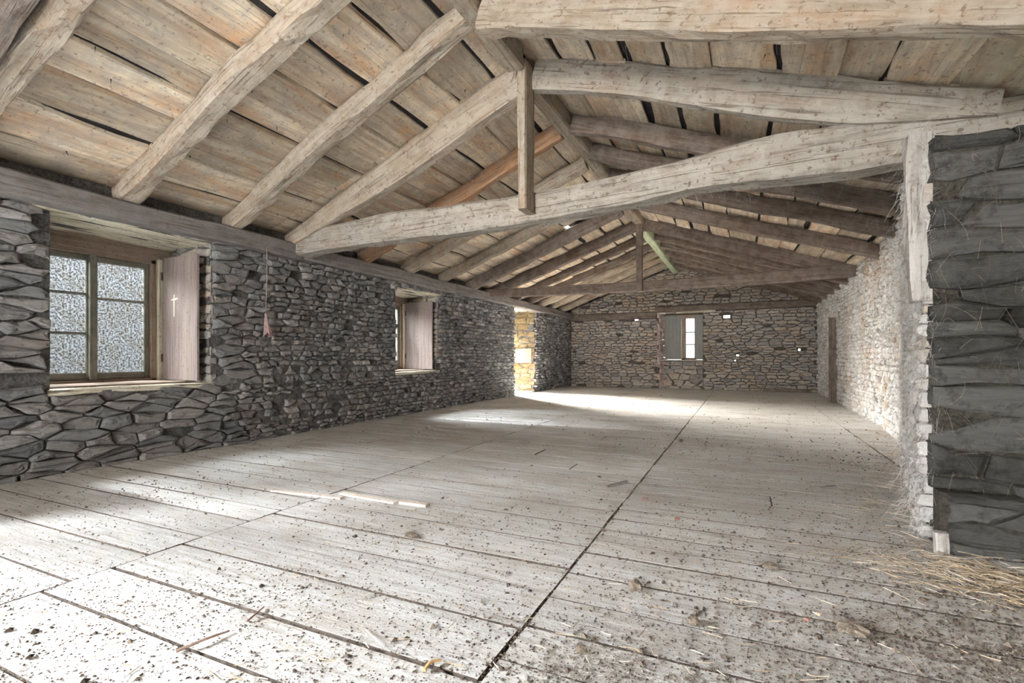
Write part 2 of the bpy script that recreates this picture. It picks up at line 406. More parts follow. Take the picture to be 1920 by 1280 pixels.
def backing(name, P, u0, u1, v0, v1, T, mat, holes=(), step=.07, amp=.02, bias=-.012, lump=None, top=None, parent=None):
    us = [u0]; vs = [v0]
    ue = sorted(set([u0, u1]+[h for H in holes for h in H[:2] if u0 < h < u1])); ve = sorted(set([v0, v1]+[h for H in holes for h in H[2:] if v0 < h < v1]))
    def sub(E):
        o = []
        for a, b in zip(E, E[1:]):
            n = max(1, int((b-a)/step)); o += [a+(b-a)*i/n for i in range(n)]
        return o+[E[-1]]
    us = sub(ue); vs = sub(ve); V = []; Fc = []; nv = len(vs)
    for u in us:
        for v in vs:
            vv = min(v, top(u)) if top else v
            q = P(u, vv, 0); w_ = bias+amp*nz(q, 2.3)*1.4+amp*.7*nz(q, 9)+(lump(u, vv) if lump else 0)
            V.append(P(u, vv, w_))
    inh = lambda u, v: any(h0 < u < h1 and g0 < v < g1 for h0, h1, g0, g1 in holes)
    for i in range(len(us)-1):
        for j in range(nv-1):
            um = (us[i]+us[i+1])/2; vm = (vs[j]+vs[j+1])/2
            if inh(um, vm) or (top and vs[j] >= top(um)): continue
            a = i*nv+j; Fc.append((a, a+nv, a+nv+1, a+1))
    # solid body behind
    for a, b in zip(ue, ue[1:]):
        n = max(1, int((b-a)/1.0))
        for q in range(n):
            a2, b2 = a+(b-a)*q/n, a+(b-a)*(q+1)/n
            for c, d in zip(ve, ve[1:]):
                if inh((a2+b2)/2, (c+d)/2): continue
                s = len(V)
                ta, tb = (top(a2), top(b2)) if top else (9, 9)
                for (u, t) in ((a2, ta), (b2, tb)):
                    for v in (c, d):
                        for ww in (-.045, -T): V.append(P(u, min(v, t), ww))
                Fc += [(s+i for i in f) for f in []]
                for f in ((0, 1, 3, 2), (4, 6, 7, 5), (0, 4, 5, 1), (2, 3, 7, 6), (0, 2, 6, 4), (1, 5, 7, 3)): Fc.append(tuple(s+i for i in f))
    o = mesh_obj(name, [tuple(v) for v in V], Fc, mat, parent)
    return tag(o, kind='structure') if parent is None else o

XL = -5.25
RX, RZ = -1.85, 3.80; SL, SR = .36, .33
def zroof(x): return RZ-SL*(RX-x) if x < RX else RZ-SR*(x-RX)
# ---- left wall
PL = lambda u, v, w_: Vector((XL+w_, u, v))
W1 = (2.08, 3.46, .70, 2.235); W2 = (6.62, 7.88, .72, 2.17); DR = (11.36, 12.73, 0.0, 2.28)
WB1 = (-1.8, -.4, .7, 2.25); WB2 = (-4.6, -3.2, .7, 2.25)
HL = [W1, W2, DR, WB1, WB2]
def lumpL(u, v):
    f = max(0, 1-((u-4.75)/1.1)**2)*max(0, 1-((v-.25)/1.35)**2)
    return .034*f+.014*max(0, nz((u*.7, v*.9, 3.3)))
wl = backing('wall_left', PL, -6, 15.9, 0, 2.56, .85, M_moL, HL, .075, .014, -.018, lumpL)
tag(wl, 'long rubble stone wall with two windows and a doorway')
rl = random.Random(11)
def szL(u, v): return 1.9 if u < 3.6 else (.9 if u < 8 else .8)
pl = [p for p in cells(.9, 15.8, 0, 2.28, .175, .072, [(a-.0, b, c, d) for a, b, c, d in HL], sizefn=szL, rng=rl)]
lay_stones(wl, [p for p in pl if rl.random() > .05], PL, M_stL, rl, (-.004, .058), .009)
# ---- far wall (gable)
YB = 15.8
PB = lambda u, v, w_: Vector((u, YB-w_, v))
NB = (-2.34, -1.05, 0.0, 2.31)
vent = []
for (px, py, s) in ((1190, 597, .22), (1362, 592, .20), (1383, 666, .08), (1378, 676, .06), (1501, 655, .11), (1076, 659, .04), (1183, 668, .04)):
    q = at_y(px, py, YB); vent.append((q.x-s*.5, q.x+s*.5, q.z-s*.32, q.z+s*.32))
topB = lambda u: zroof(u)-.02
wb = backing('wall_back', PB, -5.25, 1.95, 0, 3.82, .6, M_moB, [NB]+vent, .09, .012, -.02, None, topB)
tag(wb, 'far gable wall of brown rubble stone')
rb = random.Random(5)
pb = cells(-5.2, 1.9, 0, 3.8, .25, .095, [NB]+vent+[(-5.3, -2.4, 2.18, 2.40), (-2.34, 1.95, 2.36, 2.55)], planes=[(-SL, 1, RZ-SL*RX-.03), (SR, 1, RZ+SR*RX-.03)], rng=rb)
lay_stones(wb, [p for p in pb if rb.random() > .03], PB, M_stB, rb, (.0, .05), .011)
timber('lintel', [(-5.2, YB+.02, 2.29), (-2.42, YB+.02, 2.29)], .14, .2, M_dark, wb)
timber('lintel', [(-2.45, YB+.02, 2.45), (1.9, YB+.02, 2.50)], .14, .19, M_dark, wb)
# ---- right wall along a bent line
prof = [(.90, 3.33), (.97, 3.7), (1.22, 4.95), (1.66, 6.9), (1.80, 8.5), (1.87, 11), (1.90, 15.8)]
def PR(u, v, w_):           # u = world y
    u2 = u
    for (xa, ya), (xb, yb) in zip(prof, prof[1:]):
        if u2 <= yb or yb == 15.8:
            t = (u2-ya)/(yb-ya); x = xa+(xb-xa)*t; d = Vector((xb-xa, yb-ya, 0)).normalized(); break
    return Vector((x-d.y*w_, u2+d.x*w_*(0 if u2 < 3.5 else 1), v))
topR = lambda u: min(2.31, 2.17+.2*(u-3.4)) if u < 4.35 else (2.52 if u < 6.5 else 2.62)-.006*max(0, u-7)
wr = backing('wall_right', PR, 3.44, 15.85, 0, 2.66, .7, M_moR, [], .09, .02, -.012, None, topR)
tag(wr, 'pale dusty rubble wall leading to the far gable')
rr = random.Random(3)
pr_ = [p for p in cells(3.36, 15.75, 0, 2.6, .17, .085, rng=rr) if max(q[1] for q in p) < topR(sum(q[0] for q in p)/len(p))+.02]
lay_stones(wr, pr_, PR, M_stR, rr, (-.004, .034), .008)
# ---- face of the masonry at the right hand wall's near end
YJ = 3.33
PJ = lambda u, v, w_: Vector((u, YJ-w_, v))
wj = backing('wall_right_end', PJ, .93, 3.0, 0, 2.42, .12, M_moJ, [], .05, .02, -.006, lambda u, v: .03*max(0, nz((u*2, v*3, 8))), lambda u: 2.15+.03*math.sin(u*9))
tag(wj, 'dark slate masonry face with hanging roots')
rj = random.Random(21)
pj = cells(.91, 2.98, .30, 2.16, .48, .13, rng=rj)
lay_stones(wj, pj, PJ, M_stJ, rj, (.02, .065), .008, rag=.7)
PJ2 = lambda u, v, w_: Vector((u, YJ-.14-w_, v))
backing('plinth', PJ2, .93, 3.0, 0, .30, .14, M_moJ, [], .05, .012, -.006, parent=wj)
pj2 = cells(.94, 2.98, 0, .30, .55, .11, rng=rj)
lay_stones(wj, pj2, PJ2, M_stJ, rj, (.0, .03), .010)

# ---- shell behind the camera position
wre = empty('wall_rear', (0, -6, 0)); tag(wre, kind='structure')
for lo, hi in (((-5.3, -6.3, 0), (-2.7, -6, 3.8)), ((-.3, -6.3, 0), (3.2, -6, 3.8)), ((-2.7, -6.3, 2.3), (-.3, -6, 3.8))): box('masonry', lo, hi, M_stL, wre)
wrr = box('wall_near_right', (3.0, -6, 0), (3.3, 3.4, 2.6), M_moL); tag(wrr, kind='structure')

# ---- jamb stones in the reveals
def reveal(parent, x0, x1, yf, z0, z1, mat, seed, sgn=-1, sx=.3, sz=.13):
    rg = random.Random(seed); Pq = lambda u, v, w_: Vector((u, yf+sgn*w_, v))
    lay_stones(parent, cells(x0, x1, z0, z1, sx, sz, rng=rg), Pq, mat, rg, (.0, .03), .010, limit=60)
reveal(wl, -6.1, XL, DR[1], 0, DR[3]-.02, M_stD, 4)
reveal(wl, -5.95, XL-.01, W1[1]+.005, W1[2], W1[3], M_stB, 6, sz=.1)
reveal(wl, -5.95, XL-.01, W2[1]+.005, W2[2], W2[3], M_stB, 8, sz=.1)
rg = random.Random(9); PN = lambda u, v, w_: Vector((NB[0]+w_+(u-YB)*.34, u, v))
lay_stones(wb, cells(YB, YB+.55, 0, NB[3], .3, .17, rng=rg), PN, M_stP, rg, (.0, .02), .008, limit=40)
PA = lambda u, v, w_: Vector((u, YB+.30-w_, v))
backing('apron', PA, NB[0], NB[1], 0, .885, .25, M_moB, [], .1, .01, -.01, parent=wb)
lay_stones(wb, cells(NB[0]+.02, NB[1], 0, .87, .34, .15, rng=rg), PA, M_stB, rg, (.0, .02), .010, limit=40)

# ------------------------------------------------------------------ floor
fl = mesh_obj('floor', [(-6.2, -6.2, -.10), (3.2, -6.2, -.10), (3.2, 16.4, -.10), (-6.2, 16.4, -.10), (-6.2, -6.2, -.022), (3.2, -6.2, -.022), (3.2, 16.4, -.022), (-6.2, 16.4, -.022)],
              [(0, 1, 2, 3), (7, 6, 5, 4), (0, 4, 5, 1), (1, 5, 6, 2), (2, 6, 7, 3), (3, 7, 4, 0)], M_gap)
tag(fl, 'dusty wide plank floor', kind='structure')
rf = random.Random(77)
farV, farF, farC = [], [], []; JO = []
def floor_plank(x0, x1, y0, y1, skew, far):
    zt = rf.uniform(-.0012, .0012); n = 8; V = []
    g0 = rf.uniform(.003, .011); g1 = rf.uniform(.003, .011)
    ex = rf.uniform(.003, .012)
    if y1 < 6.5: JO.append((x0, x1, y1, skew))
    tl = rf.uniform(-.0012, .0012); s1, s2 = rf.random()*50, rf.random()*50
    for i in range(n+1):
        t = i/n; x = x0+ex+(x1-x0-2*ex)*t
        a = y0+g0+.005*nz((x*2, s1, y0)); b = y1-g1+.005*nz((x*2, s2, y1))
        sk = skew*(x+2.7)
        z = zt+.0015*nz((x*1.5, y0, s1)); c = .0012
        for (yy, zz) in ((a, -.03), (a, z-c), (a+c, z), ((a+b)/2, z+.001+tl), (b-c, z+tl), (b, z-c+tl), (b, -.03)): V.append((x, yy+sk, zz))
    Fc = []
    for i in range(n):
        for j in range(6):
            q = i*7+j; Fc.append((q, q+7, q+8, q+1))
    Fc.append(tuple(range(7))); Fc.append(tuple(n*7+j for j in range(7))[::-1])
    if far:
        b = len(farV); farV.extend(V); farF.extend([tuple(i+b for i in f) for f in Fc])
    else:
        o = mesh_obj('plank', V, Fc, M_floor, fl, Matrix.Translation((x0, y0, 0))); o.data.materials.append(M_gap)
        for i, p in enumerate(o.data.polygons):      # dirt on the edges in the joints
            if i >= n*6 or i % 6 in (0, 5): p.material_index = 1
cols = [(-5.26, -2.70), (-2.70, -.73), (-.73, 1.30), (1.30, 3.0)]
for ci, (a, b) in enumerate(cols):
    y = -1.6+.1*ci
    while y < 15.9:
        wd = rf.uniform(.22, .33) if ci < 2 else rf.uniform(.17, .28)
        if y > 3.25-.3 and ci == 3:
            if a > PR(min(15.7, max(y, 3.4)), 0, 0).x+.05 and y < 15: pass
        bb = b; aa = a
        if ci == 3:
            bb = 3.0 if y < 3.0 else 1.92
        # butt joint now and then inside a column
        if rf.random() < .22 and y > 3.5:
            m = rf.uniform(aa+.5, bb-.3) if bb-aa > 1 else (aa+bb)/2
            floor_plank(aa, m, y, y+wd, .012, y > 8); floor_plank(m, bb, y, y+wd, .012, y > 8)
        else: floor_plank(aa, bb, y, y+wd, .012, y > 8)
        y += wd
tag(mesh_obj('distant_planks', farV, farF, M_floor, fl, Matrix.Identity(4)), kind='stuff')
# simple boards in the part behind the camera position
box('boards', (-5.26, -6, -.03), (3.0, -1.62, 0), M_floor, fl)

# ------------------------------------------------------------------ roof deck
hole = at_y(1060, 427, 8.7)
V = []; Fc = []; nx, ny = 76, 88
xs = [-6.3+(3.5+6.3)*i/nx for i in range(nx+1)]; ys = [-6.4+22.9*j/ny for j in range(ny+1)]
for x in xs:
    for y in ys: V.append((x, y, zroof(x)+.075))
for i in range(nx):
    for j in range(ny):
        xm = (xs[i]+xs[i+1])/2; ym = (ys[j]+ys[j+1])/2
        if abs(xm-(-2.97)) < .06 and abs(ym-8.75) < .13: continue
        a = i*(ny+1)+j; Fc.append((a, a+1, a+ny+2, a+ny+1))
M_slate = plain('roof slate underside', (.035, .032, .032), sc=6, var=.4, bump=.01)
ce = mesh_obj('ceiling', V, Fc, M_slate); ce_s = ce.modifiers.new('t', 'SOLIDIFY'); ce_s.thickness = .03; ce_s.offset = 1
tag(ce, 'boarded underside of the pitched roof', kind='structure')
rc = random.Random(99)
def roof_plank(side, s0, s1, y0, y1, lift):
    k = SL if side < 0 else SR; L = math.sqrt(1+k*k)
    n = max(6, int((y1-y0)/.22)); V = []; q1, q2 = rc.random()*60, rc.random()*60
    a1, a2 = rc.choice((.014, .025, .05, .07)), rc.choice((.014, .025, .05, .07)); tw = rc.uniform(-.008, .008)
    for i in range(n+1):
        y = y0+.004+(y1-y0-.008)*i/n
        e0 = s0+a1*(nz((y*.9, q1, 0))+.35*nz((y*4, q1, 5)))+.003; e1 = s1+a2*(nz((y*.9, q2, 0))+.35*nz((y*4, q2, 5)))-.003
        if e1 < e0+.03: e1 = e0+.03
        for (e, h) in ((e0, .035), (e0, .004), (e0+.006, 0), ((e0+e1)/2, -.003), (e1-.006, tw), (e1, .004+tw), (e1, .035)):
            x = RX+side*e/L; V.append((x, y, RZ-e*k/L+lift+h+.004*nz((y, q1, 9))))
    Fc = []
    for i in range(n):
        for j in range(6):
            a = i*7+j; Fc.append((a, a+1, a+8, a+7) if side < 0 else (a, a+7, a+8, a+1))
    Fc.append(tuple(range(7))); Fc.append(tuple(n*7+j for j in range(7))[::-1])
    M = frame_matrix(Vector((RX+side*s0/L, y0, RZ-s0*k/L)), Vector((0, 1, 0)))
    mesh_obj('plank', V, Fc, M_roofplank, ce, M)
breaksL = [-.5, 1.6, 2.5, 3.5, 4.25, 5.6, 6.65, 7.8, 8.95, 10.1, 11.3, 12.2, 13.8, 15.8]
breaksR = [-.5, 1.2, 3.4, 4.15, 5.5, 6.4, 7.3, 8.6, 10.4, 12.2, 13.8, 15.8]
for side, ext, brk, wr_ in ((-1, 4.15, breaksL, (.21, .44)), (1, 5.1, breaksR, (.26, .48))):
    s = .02; row = 0
    while s < ext:
        wd = rc.uniform(*wr_); i = 0; lift = (.0, .024)[row % 2]
        while i < len(brk)-1:
            j = min(len(brk)-1, i+rc.choice((1, 2, 2, 3)))
            y0, y1 = brk[i], brk[j]
            if side < 0 and s < 1.22 and s+wd > 1.14 and y0 < 8.9 and y1 > 8.6: # light shows through a missing bit of board here
                if y0 < 8.6: roof_plank(side, s, s+wd, y0, 8.62, lift)
                if y1 > 8.9: roof_plank(side, s, s+wd, 8.86, y1, lift)
            elif not (side > 0 and s > 4.0 and y0 > 3.5): roof_plank(side, s, s+wd, y0, y1, lift+rc.uniform(-.003, .003))
            i = j
        s += wd+rc.choice((.006, .012, .022, .038, .06) if side < 0 else (.010, .016, .026, .042)); row += 1

# ------------------------------------------------------------------ ridge, plates, rafters, trusses
def thing_timber(name, *a, label=None, cat='beam', group=None, **k):
    return tag(timber(name, *a, **k), label, cat, group)
thing_timber('ridge_beam', [(RX, -1, 3.70), (RX, 4.02, 3.68)], .15, .22, M_rafter, label='pale ridge beam running overhead down to the near truss apex')
thing_timber('ridge_beam', [(RX, 4.24, 3.69), (RX+.02, 7.2, 3.72), (RX, 10.05, 3.75)], .16, .24, M_rafter, label='ridge beam between the near truss and the far truss')
thing_timber('ridge_beam', [(RX, 10.3, 3.67), (RX, 15.9, 3.67)], .17, .2, M_ridge2, rough=.006, label='green-stained ridge beam from the far truss to the gable wall')
for a, b, lab in ((-.6, 4.55, 'dark wall plate on the left wall above the large window'), (4.57, 8.3, 'wall plate on the left wall above the small shuttered window'), (8.32, 15.8, 'wall plate on the left wall above the sunlit doorway')):
    thing_timber('wall_plate', [(XL+.04, a, 2.345), (XL+.04, b, 2.345)], .24, .19, M_plate, label=lab)
ords = ['first', 'second', 'third', 'fourth', 'fifth', 'sixth']
def rafter(side, yr, yf, wid, hei, mat, label, bow=0.0, xf=None):
    k = SL if side < 0 else SR; x0 = RX+side*.09; x1 = xf if xf is not None else (XL-.25 if side < 0 else 2.05)
    pts = []
    for i in range(6):
        t = i/5; x = x0+(x1-x0)*t; y = yr+(yf-yr)*t
        pts.append((x, y+bow*math.sin(t*math.pi), zroof(x)-.006-hei/2*math.sqrt(1+k*k)))
    tag(timber('rafter', pts, wid, hei, mat, rough=.022), label, 'rafter', 'rafters of the left roof slope' if side < 0 else 'rafters of the right roof slope')
rafter(-1, 1.42, 1.49, .16, .19, M_rafter, 'pale thick rafter at the top left corner of the picture')
rafter(-1, 1.25, 1.33, .14, .22, M_dark, 'added dark timber standing in for the shaded side of the pale rafter at the top left corner')  # added timber; its dark colour stands for the pale rafter's unlit near face
rafter(-1, 2.42, 2.62, .17, .17, M_rafter, 'pale rafter with hewn notches, ending above the shutter of the large window')
rafter(-1, 3.32, 3.66, .15, .18, M_rafter, 'knotty tan rafter on the left slope, last before the near truss')
LB = [(5.5, 5.78, .12, .20), (6.55, 6.85, .13, .18), (7.7, 8.0, .14, .18), (8.75, 9.05, .13, .22)]
for i, (a, b, c, d) in enumerate(LB):
    rafter(-1, a, b, c, d, (M_orange, M_rafter, M_rafter, M_dark)[i], ('orange-stained ' if i == 0 else '')+'rafter on the left slope, %s beyond the near truss' % ords[i])
for i, y in enumerate((11.25, 12.15, 12.95, 13.8, 14.7)):
    rafter(-1, y, y+.08, .12, .17, M_dark if i < 2 else M_rafter, 'rafter on the left slope, %s beyond the far truss' % ords[i])
rafter(1, 3.30, 2.95, .16, .29, M_rafter, 'heavy cracked rafter along the top right edge of the picture', xf=2.95)
for i, (a, b) in enumerate(((5.40, 5.45), (6.2, 6.45), (7.15, 7.3), (8.45, 8.6))):
    rafter(1, a, b, .13, .20, M_dark, 'dark rafter on the right slope, %s beyond the near truss' % ords[i])
for i, y in enumerate((11.3, 12.15, 13.0, 13.9, 14.8)):
    rafter(1, y, y, .12, .17, M_dark, 'thin rafter on the right slope, %s beyond the far truss' % ords[i])

def pix_member(name, samples, yfun, depth, mat, parent, **k):
    """member described by its front face: (px, top, bottom); yfun(x)= y of front face"""
    pts = []; hs = []
    for px, t, b in samples:
        y = 4.3
        if yfun is not None:
            y = yfun(0)
            for _ in range(6): y = yfun(at_y(px, t, y).x)
        p = at_y(px, t, y); q = at_y(px, b, y)
        pts.append(((p+q)/2)+Vector((0, depth/2, 0))); hs.append(max(.05, p.z-q.z))
    # even out by arc length for the height list
    L = [0]
    for a, b in zip(pts, pts[1:]): L.append(L[-1]+(b-a).length)
    m = 24; hh = []
    for i in range(m):
        s = L[-1]*i/(m-1); j = 0
        while j < len(L)-2 and L[j+1] < s: j += 1
        t = (s-L[j])/(L[j+1]-L[j]); hh.append(hs[j]+(hs[j+1]-hs[j])*t)
    return timber(name, pts, depth, hh, mat, parent, **k)
# near truss
t1 = empty('roof_truss', (RX, 4.2, 2.3)); tag(t1, 'large pale truss with bowed tie beam crossing the room in front', 'roof truss')
yf1 = lambda x: 4.28-(x-RX)*.045
tb = pix_member('tie_beam', [(520, 451, 484), (618, 420, 466), (744, 397, 450), (863, 379, 433), (1000, 359, 412), (1168, 322, 377), (1302, 289, 353), (1437, 259, 336), (1588, 230, 318), (1696, 207, 303), (1853, 183, 288), (2150, 140, 255)], yf1, .24, M_tie, t1, rough=.02, sq=.78)
pix_member('principal_rafter', [(1000, 109, 165), (1090, 111, 167), (1168, 114, 172), (1255, 118, 184), (1386, 127, 203), (1504, 137, 222), (1600, 146, 232), (1652, 151, 232), (1770, 161, 222), (1880, 168, 212)], lambda x: 4.20-(x-RX)*.035, .11, M_tie, t1, rough=.012)
pix_member('principal_rafter', [(985, 108, 165), (964, 122, 180), (822, 222, 284), (668, 336, 384), (577, 408, 438), (535, 440, 462)], lambda x: 4.20-(x-RX)*.06, .14, M_rafter, t1, rough=.012)
p = at_y(975, 118, 4.06); q = at_y(975, 392, 4.06)
timber('king_post', [p+Vector((.02, .09, .02)), q+Vector((.02, .09, 0))], .22, .085, M_rafter, t1, up=Vector((1, 0, 0)), rough=.006)
# far truss
t2 = empty('roof_truss', (RX, 10.1, 2.4)); tag(t2, 'dark slender truss across the room in front of the gable wall', 'roof truss')
yf2 = lambda x: 10.0+(x-RX)*.09
pix_member('tie_beam', [(895, 543, 556), (1000, 538, 554), (1141, 531, 549), (1300, 520, 540), (1475, 505, 529), (1613, 493, 517), (1640, 490, 514)], yf2, .16, M_dark, t2)
pix_member('principal_rafter', [(1212, 402, 425), (1194, 407, 430), (1080, 463, 484), (963, 517, 538), (905, 541, 556)], lambda x: 10.05, .12, M_dark, t2)
pix_member('principal_rafter', [(1196, 402, 425), (1215, 407, 430), (1350, 436, 462), (1515, 474, 503), (1612, 492, 510)], lambda x: 10.05+(x-RX)*.08, .12, M_dark, t2)
p = at_y(1199, 404, 9.9); q = at_y(1199, 545, 9.9)
timber('king_post', [p, q], .12, .12, M_dark, t2, up=Vector((1, 0, 0)), rough=.004)

# forged nails poking through the boards
V = []; Fc = []
for _ in range(170):
    x = rc.uniform(-5.0, 1.8); y = rc.uniform(1.5, 8.5)
    z = zroof(x)+.004; L_ = rc.uniform(.015, .05); a = rc.uniform(-.4, .4); b2 = rc.uniform(-.4, .4); r_ = rc.uniform(.002, .004); b = len(V)
    for dx, dy in ((-r_, -r_), (r_, -r_), (r_, r_), (-r_, r_)): V.append((x+dx, y+dy, z))
    V.append((x+a*L_, y+b2*L_, z-L_)); Fc += [(b, b+1, b+4), (b+1, b+2, b+4), (b+2, b+3, b+4), (b+3, b, b+4)]
tag(mesh_obj('nails', V, Fc, plain('black iron nail', (.05, .04, .035)), ce), kind='stuff')
# ------------------------------------------------------------------ windows
def pane_mat():
    k = N('dirty glass'); nt = k.t; tc = k.n('ShaderNodeTexCoord').outputs['Object']
    n1 = k.noise(tc, 55, 4, .8); f = k.ramp(n1, [(.43, (.09, .085, .08)), (.53, (.24, .248, .255))])
    big = k.ramp(k.noise(tc, 6, 3, .6), [(.4, (.94, .92, .88)), (.6, (1, 1, 1))]); f = k.mix(1.0, f, big, 'MULTIPLY')
    tr = k.n('ShaderNodeBsdfTransparent'); k.l(f, tr.inputs[0])
    tl = k.n('ShaderNodeBsdfTranslucent'); k.l(f, tl.inputs[0])
    df = k.n('ShaderNodeBsdfDiffuse'); k.l(f, df.inputs[0])
    m1 = k.n('ShaderNodeMixShader'); m1.inputs[0].default_value = .5; k.l(tl.outputs[0], m1.inputs[1]); k.l(df.outputs[0], m1.inputs[2])
    m2 = k.n('ShaderNodeMixShader'); m2.inputs[0].default_value = .93; k.l(m1.outputs[0], m2.inputs[1]); k.l(tr.outputs[0], m2.inputs[2])
    k.l(m2.outputs[0], k.t.nodes['Material Output'].inputs[0]); return k.m
M_pane = pane_mat()
def clear_mat():
    k = N('clear old glass'); tr = k.n('ShaderNodeBsdfTransparent'); tr.inputs[0].default_value = (.62, .66, .68, 1)
    gl = k.n('ShaderNodeBsdfGlossy'); gl.inputs['Roughness'].default_value = .1
    m = k.n('ShaderNodeMixShader'); m.inputs[0].default_value = .06; k.l(tr.outputs[0], m.inputs[1]); k.l(gl.outputs[0], m.inputs[2])
    k.l(m.outputs[0], k.t.nodes['Material Output'].inputs[0]); return k.m
M_clear = clear_mat()
M_scratch = plain('pale scratched wood', (.80, .68, .58), sc=30, var=.1)
M_iron = plain('rusty iron', (.12, .09, .07), sc=40, rough=.7, metal=.3)
def shutter_panel(parent, y, x0, x1, z0, z1, mat, lab, cross=False):
    s = rbox('shutter', (x0, y, z0), (x1, y+.028, z1), mat, parent, r=.004, axis=2); s['label'] = lab
    w_ = x1-x0
    for z in (z0+.2, z1-.25): rbox('hinge', (x0-.012, y-.012, z), (x0+.02, y+.004, z+.09), M_iron, s, axis=2)
    if cross:
        cx, cz = x0+w_*.36, z0+(z1-z0)*.63; c = []
        a = .010
        pts = [(-a, -.16), (a*.5, -.16), (a, .02), (.065, .032), (.065, .050), (a, .045), (a, .085), (-a, .085), (-a, .042), (-.055, .035), (-.055, .022), (-a*1.3, .022)]
        n = len(pts); Vv = [(cx+p_[0], y-.0025, cz+p_[1]) for p_ in pts]+[(cx+p_[0], y+.002, cz+p_[1]) for p_ in pts]
        Ff = [tuple(range(n))]+[tuple(range(n, 2*n))[::-1]]+[(i, i+n, (i+1) % n+n, (i+1) % n) for i in range(n)]
        c = mesh_obj('cross_mark', Vv, Ff, M_scratch, s); c['label'] = 'pale cross scratched into the board'
    return s
def side_window(idx, Wd, rowsL, rowsR, shut_lab, cross, lab):
    y0, y1, z0, z1 = Wd; xf = -6.02
    root = empty('window_%d' % idx, (XL, (y0+y1)/2, z0)); tag(root, lab, kind='structure')
    a, b, c, d = y0+.03, y1-.17, z0+.02, z1-.15    # outer frame rect
    t = .055
    for (p0, p1, q0, q1) in ((a, a+t, c, d), (b-t, b, c, d)): rbox('window_frame', (xf-.04, p0, q0), (xf+.06, p1, q1), M_frame, root)
    for (q0, q1) in ((c, c+.04), (d-t, d)): rbox('window_frame', (xf-.04, a, q0), (xf+.06, b, q1), M_frame, root)
    # lining jamb seen pale beside the shutter, and the board above the frame
    rbox('jamb_board', (xf-.02, b, c), (xf+.10, b+.09, d), M_lintel, root, axis=2)
    rbox('jamb_board', (xf-.04, b+.09, c), (xf+.02, y1+.02, d), M_frame, root, axis=2)
    rbox('head_board', (xf+.02, y0, d-.01), (xf+.07, y1, z1), M_frame, root, axis=1)
    mid = (a+b)/2
    for (s0, s1, rows) in ((a+t, mid+.004, rowsL), (mid+.006, b-t, rowsR)):
        c2, d2 = c+.04, d-t; st = .048
        sa = empty('sash', (xf, (s0+s1)/2, c2), root)
        for (p0, p1) in ((s0, s0+st), (s1-st, s1)): rbox('stile', (xf-.02, p0, c2), (xf+.025, p1, d2), M_sash, sa)
        for (q0, q1) in ((c2, c2+.075), (d2-.055, d2)): rbox('rail', (xf-.018, s0+st, q0), (xf+.022, s1-st, q1), M_sash, sa)
        zz = [c2+.075]+[c2+.075+(d2-.055-c2-.075)*r for r in rows]+[d2-.055]
        for q in zz[1:-1]: rbox('glazing_bar', (xf-.014, s0+st, q-.011), (xf+.016, s1-st, q+.011), M_sash, sa)
        for q0, q1 in zip(zz, zz[1:]):
            box('pane', (xf-.003, s0+st-.004, q0-.004), (xf+.001, s1-st+.004, q1+.004), M_pane, sa)
    rbox('meeting_post', (xf+.01, mid-.032, c+.04), (xf+.075, mid+.030, d-t), M_sash, root, axis=2)
    # sill of boards, pale split lintel logs
    timber('sill', [(-5.75, y0+.0, z0+.01), (-5.75, y1, z0+.01)], .5, .05, M_frame, root, rough=.006)
    timber('sill_edge', [(XL-.05, y0-.02, z0-.005), (XL-.05, y1+.02, z0-.005)], .13, .05, M_lintel, root, rough=.012)
    for i, xx in enumerate((-5.35, -5.56, -5.78, -5.95)):
        timber('lintel_log', [(xx, y0-.12, z1+.05+R.uniform(-.01, .01)), (xx, y1+.12, z1+.05)], .20, .14, M_lintel, root, rough=.02, sq=.6)
    shutter_panel(root, y1-.13, xf+.10, xf+.10+.62, c+.02, d+.02, M_shutter, shut_lab, cross)
    # edge of the second leaf folded behind it
    return root
side_window(1, W1, (.35, .70), (.67,), 'pinkish board shutter with a pale cross scratched on it', True, 'large window with dirty panes and an open pink shutter')
side_window(2, W2, (.35, .70), (.5,), 'plain pinkish board shutter folded open', False, 'small deep window with a pink shutter in the left wall')
# doorway
d1 = empty('door_1', (XL, 12.05, 0)); tag(d1, 'open doorway with sunlit ochre stone jamb', kind='structure')
for xx in (-5.36, -5.6, -5.85): timber('lintel', [(xx, DR[0]-.15, DR[3]+.06), (xx, DR[1]+.15, DR[3]+.06)], .23, .14, M_lintel, d1, rough=.015)
timber('threshold', [(-5.65, DR[0], .005), (-5.65, DR[1], .005)], .78, .05, M_lath, d1, rough=.006)
box('jamb_block', (-6.0, DR[1]-.07, .82), (-5.34, DR[1]+.02, 1.22), plain('smooth cream jamb block', (.36, .30, .24), sc=8, var=.12), d1, jit=.015)
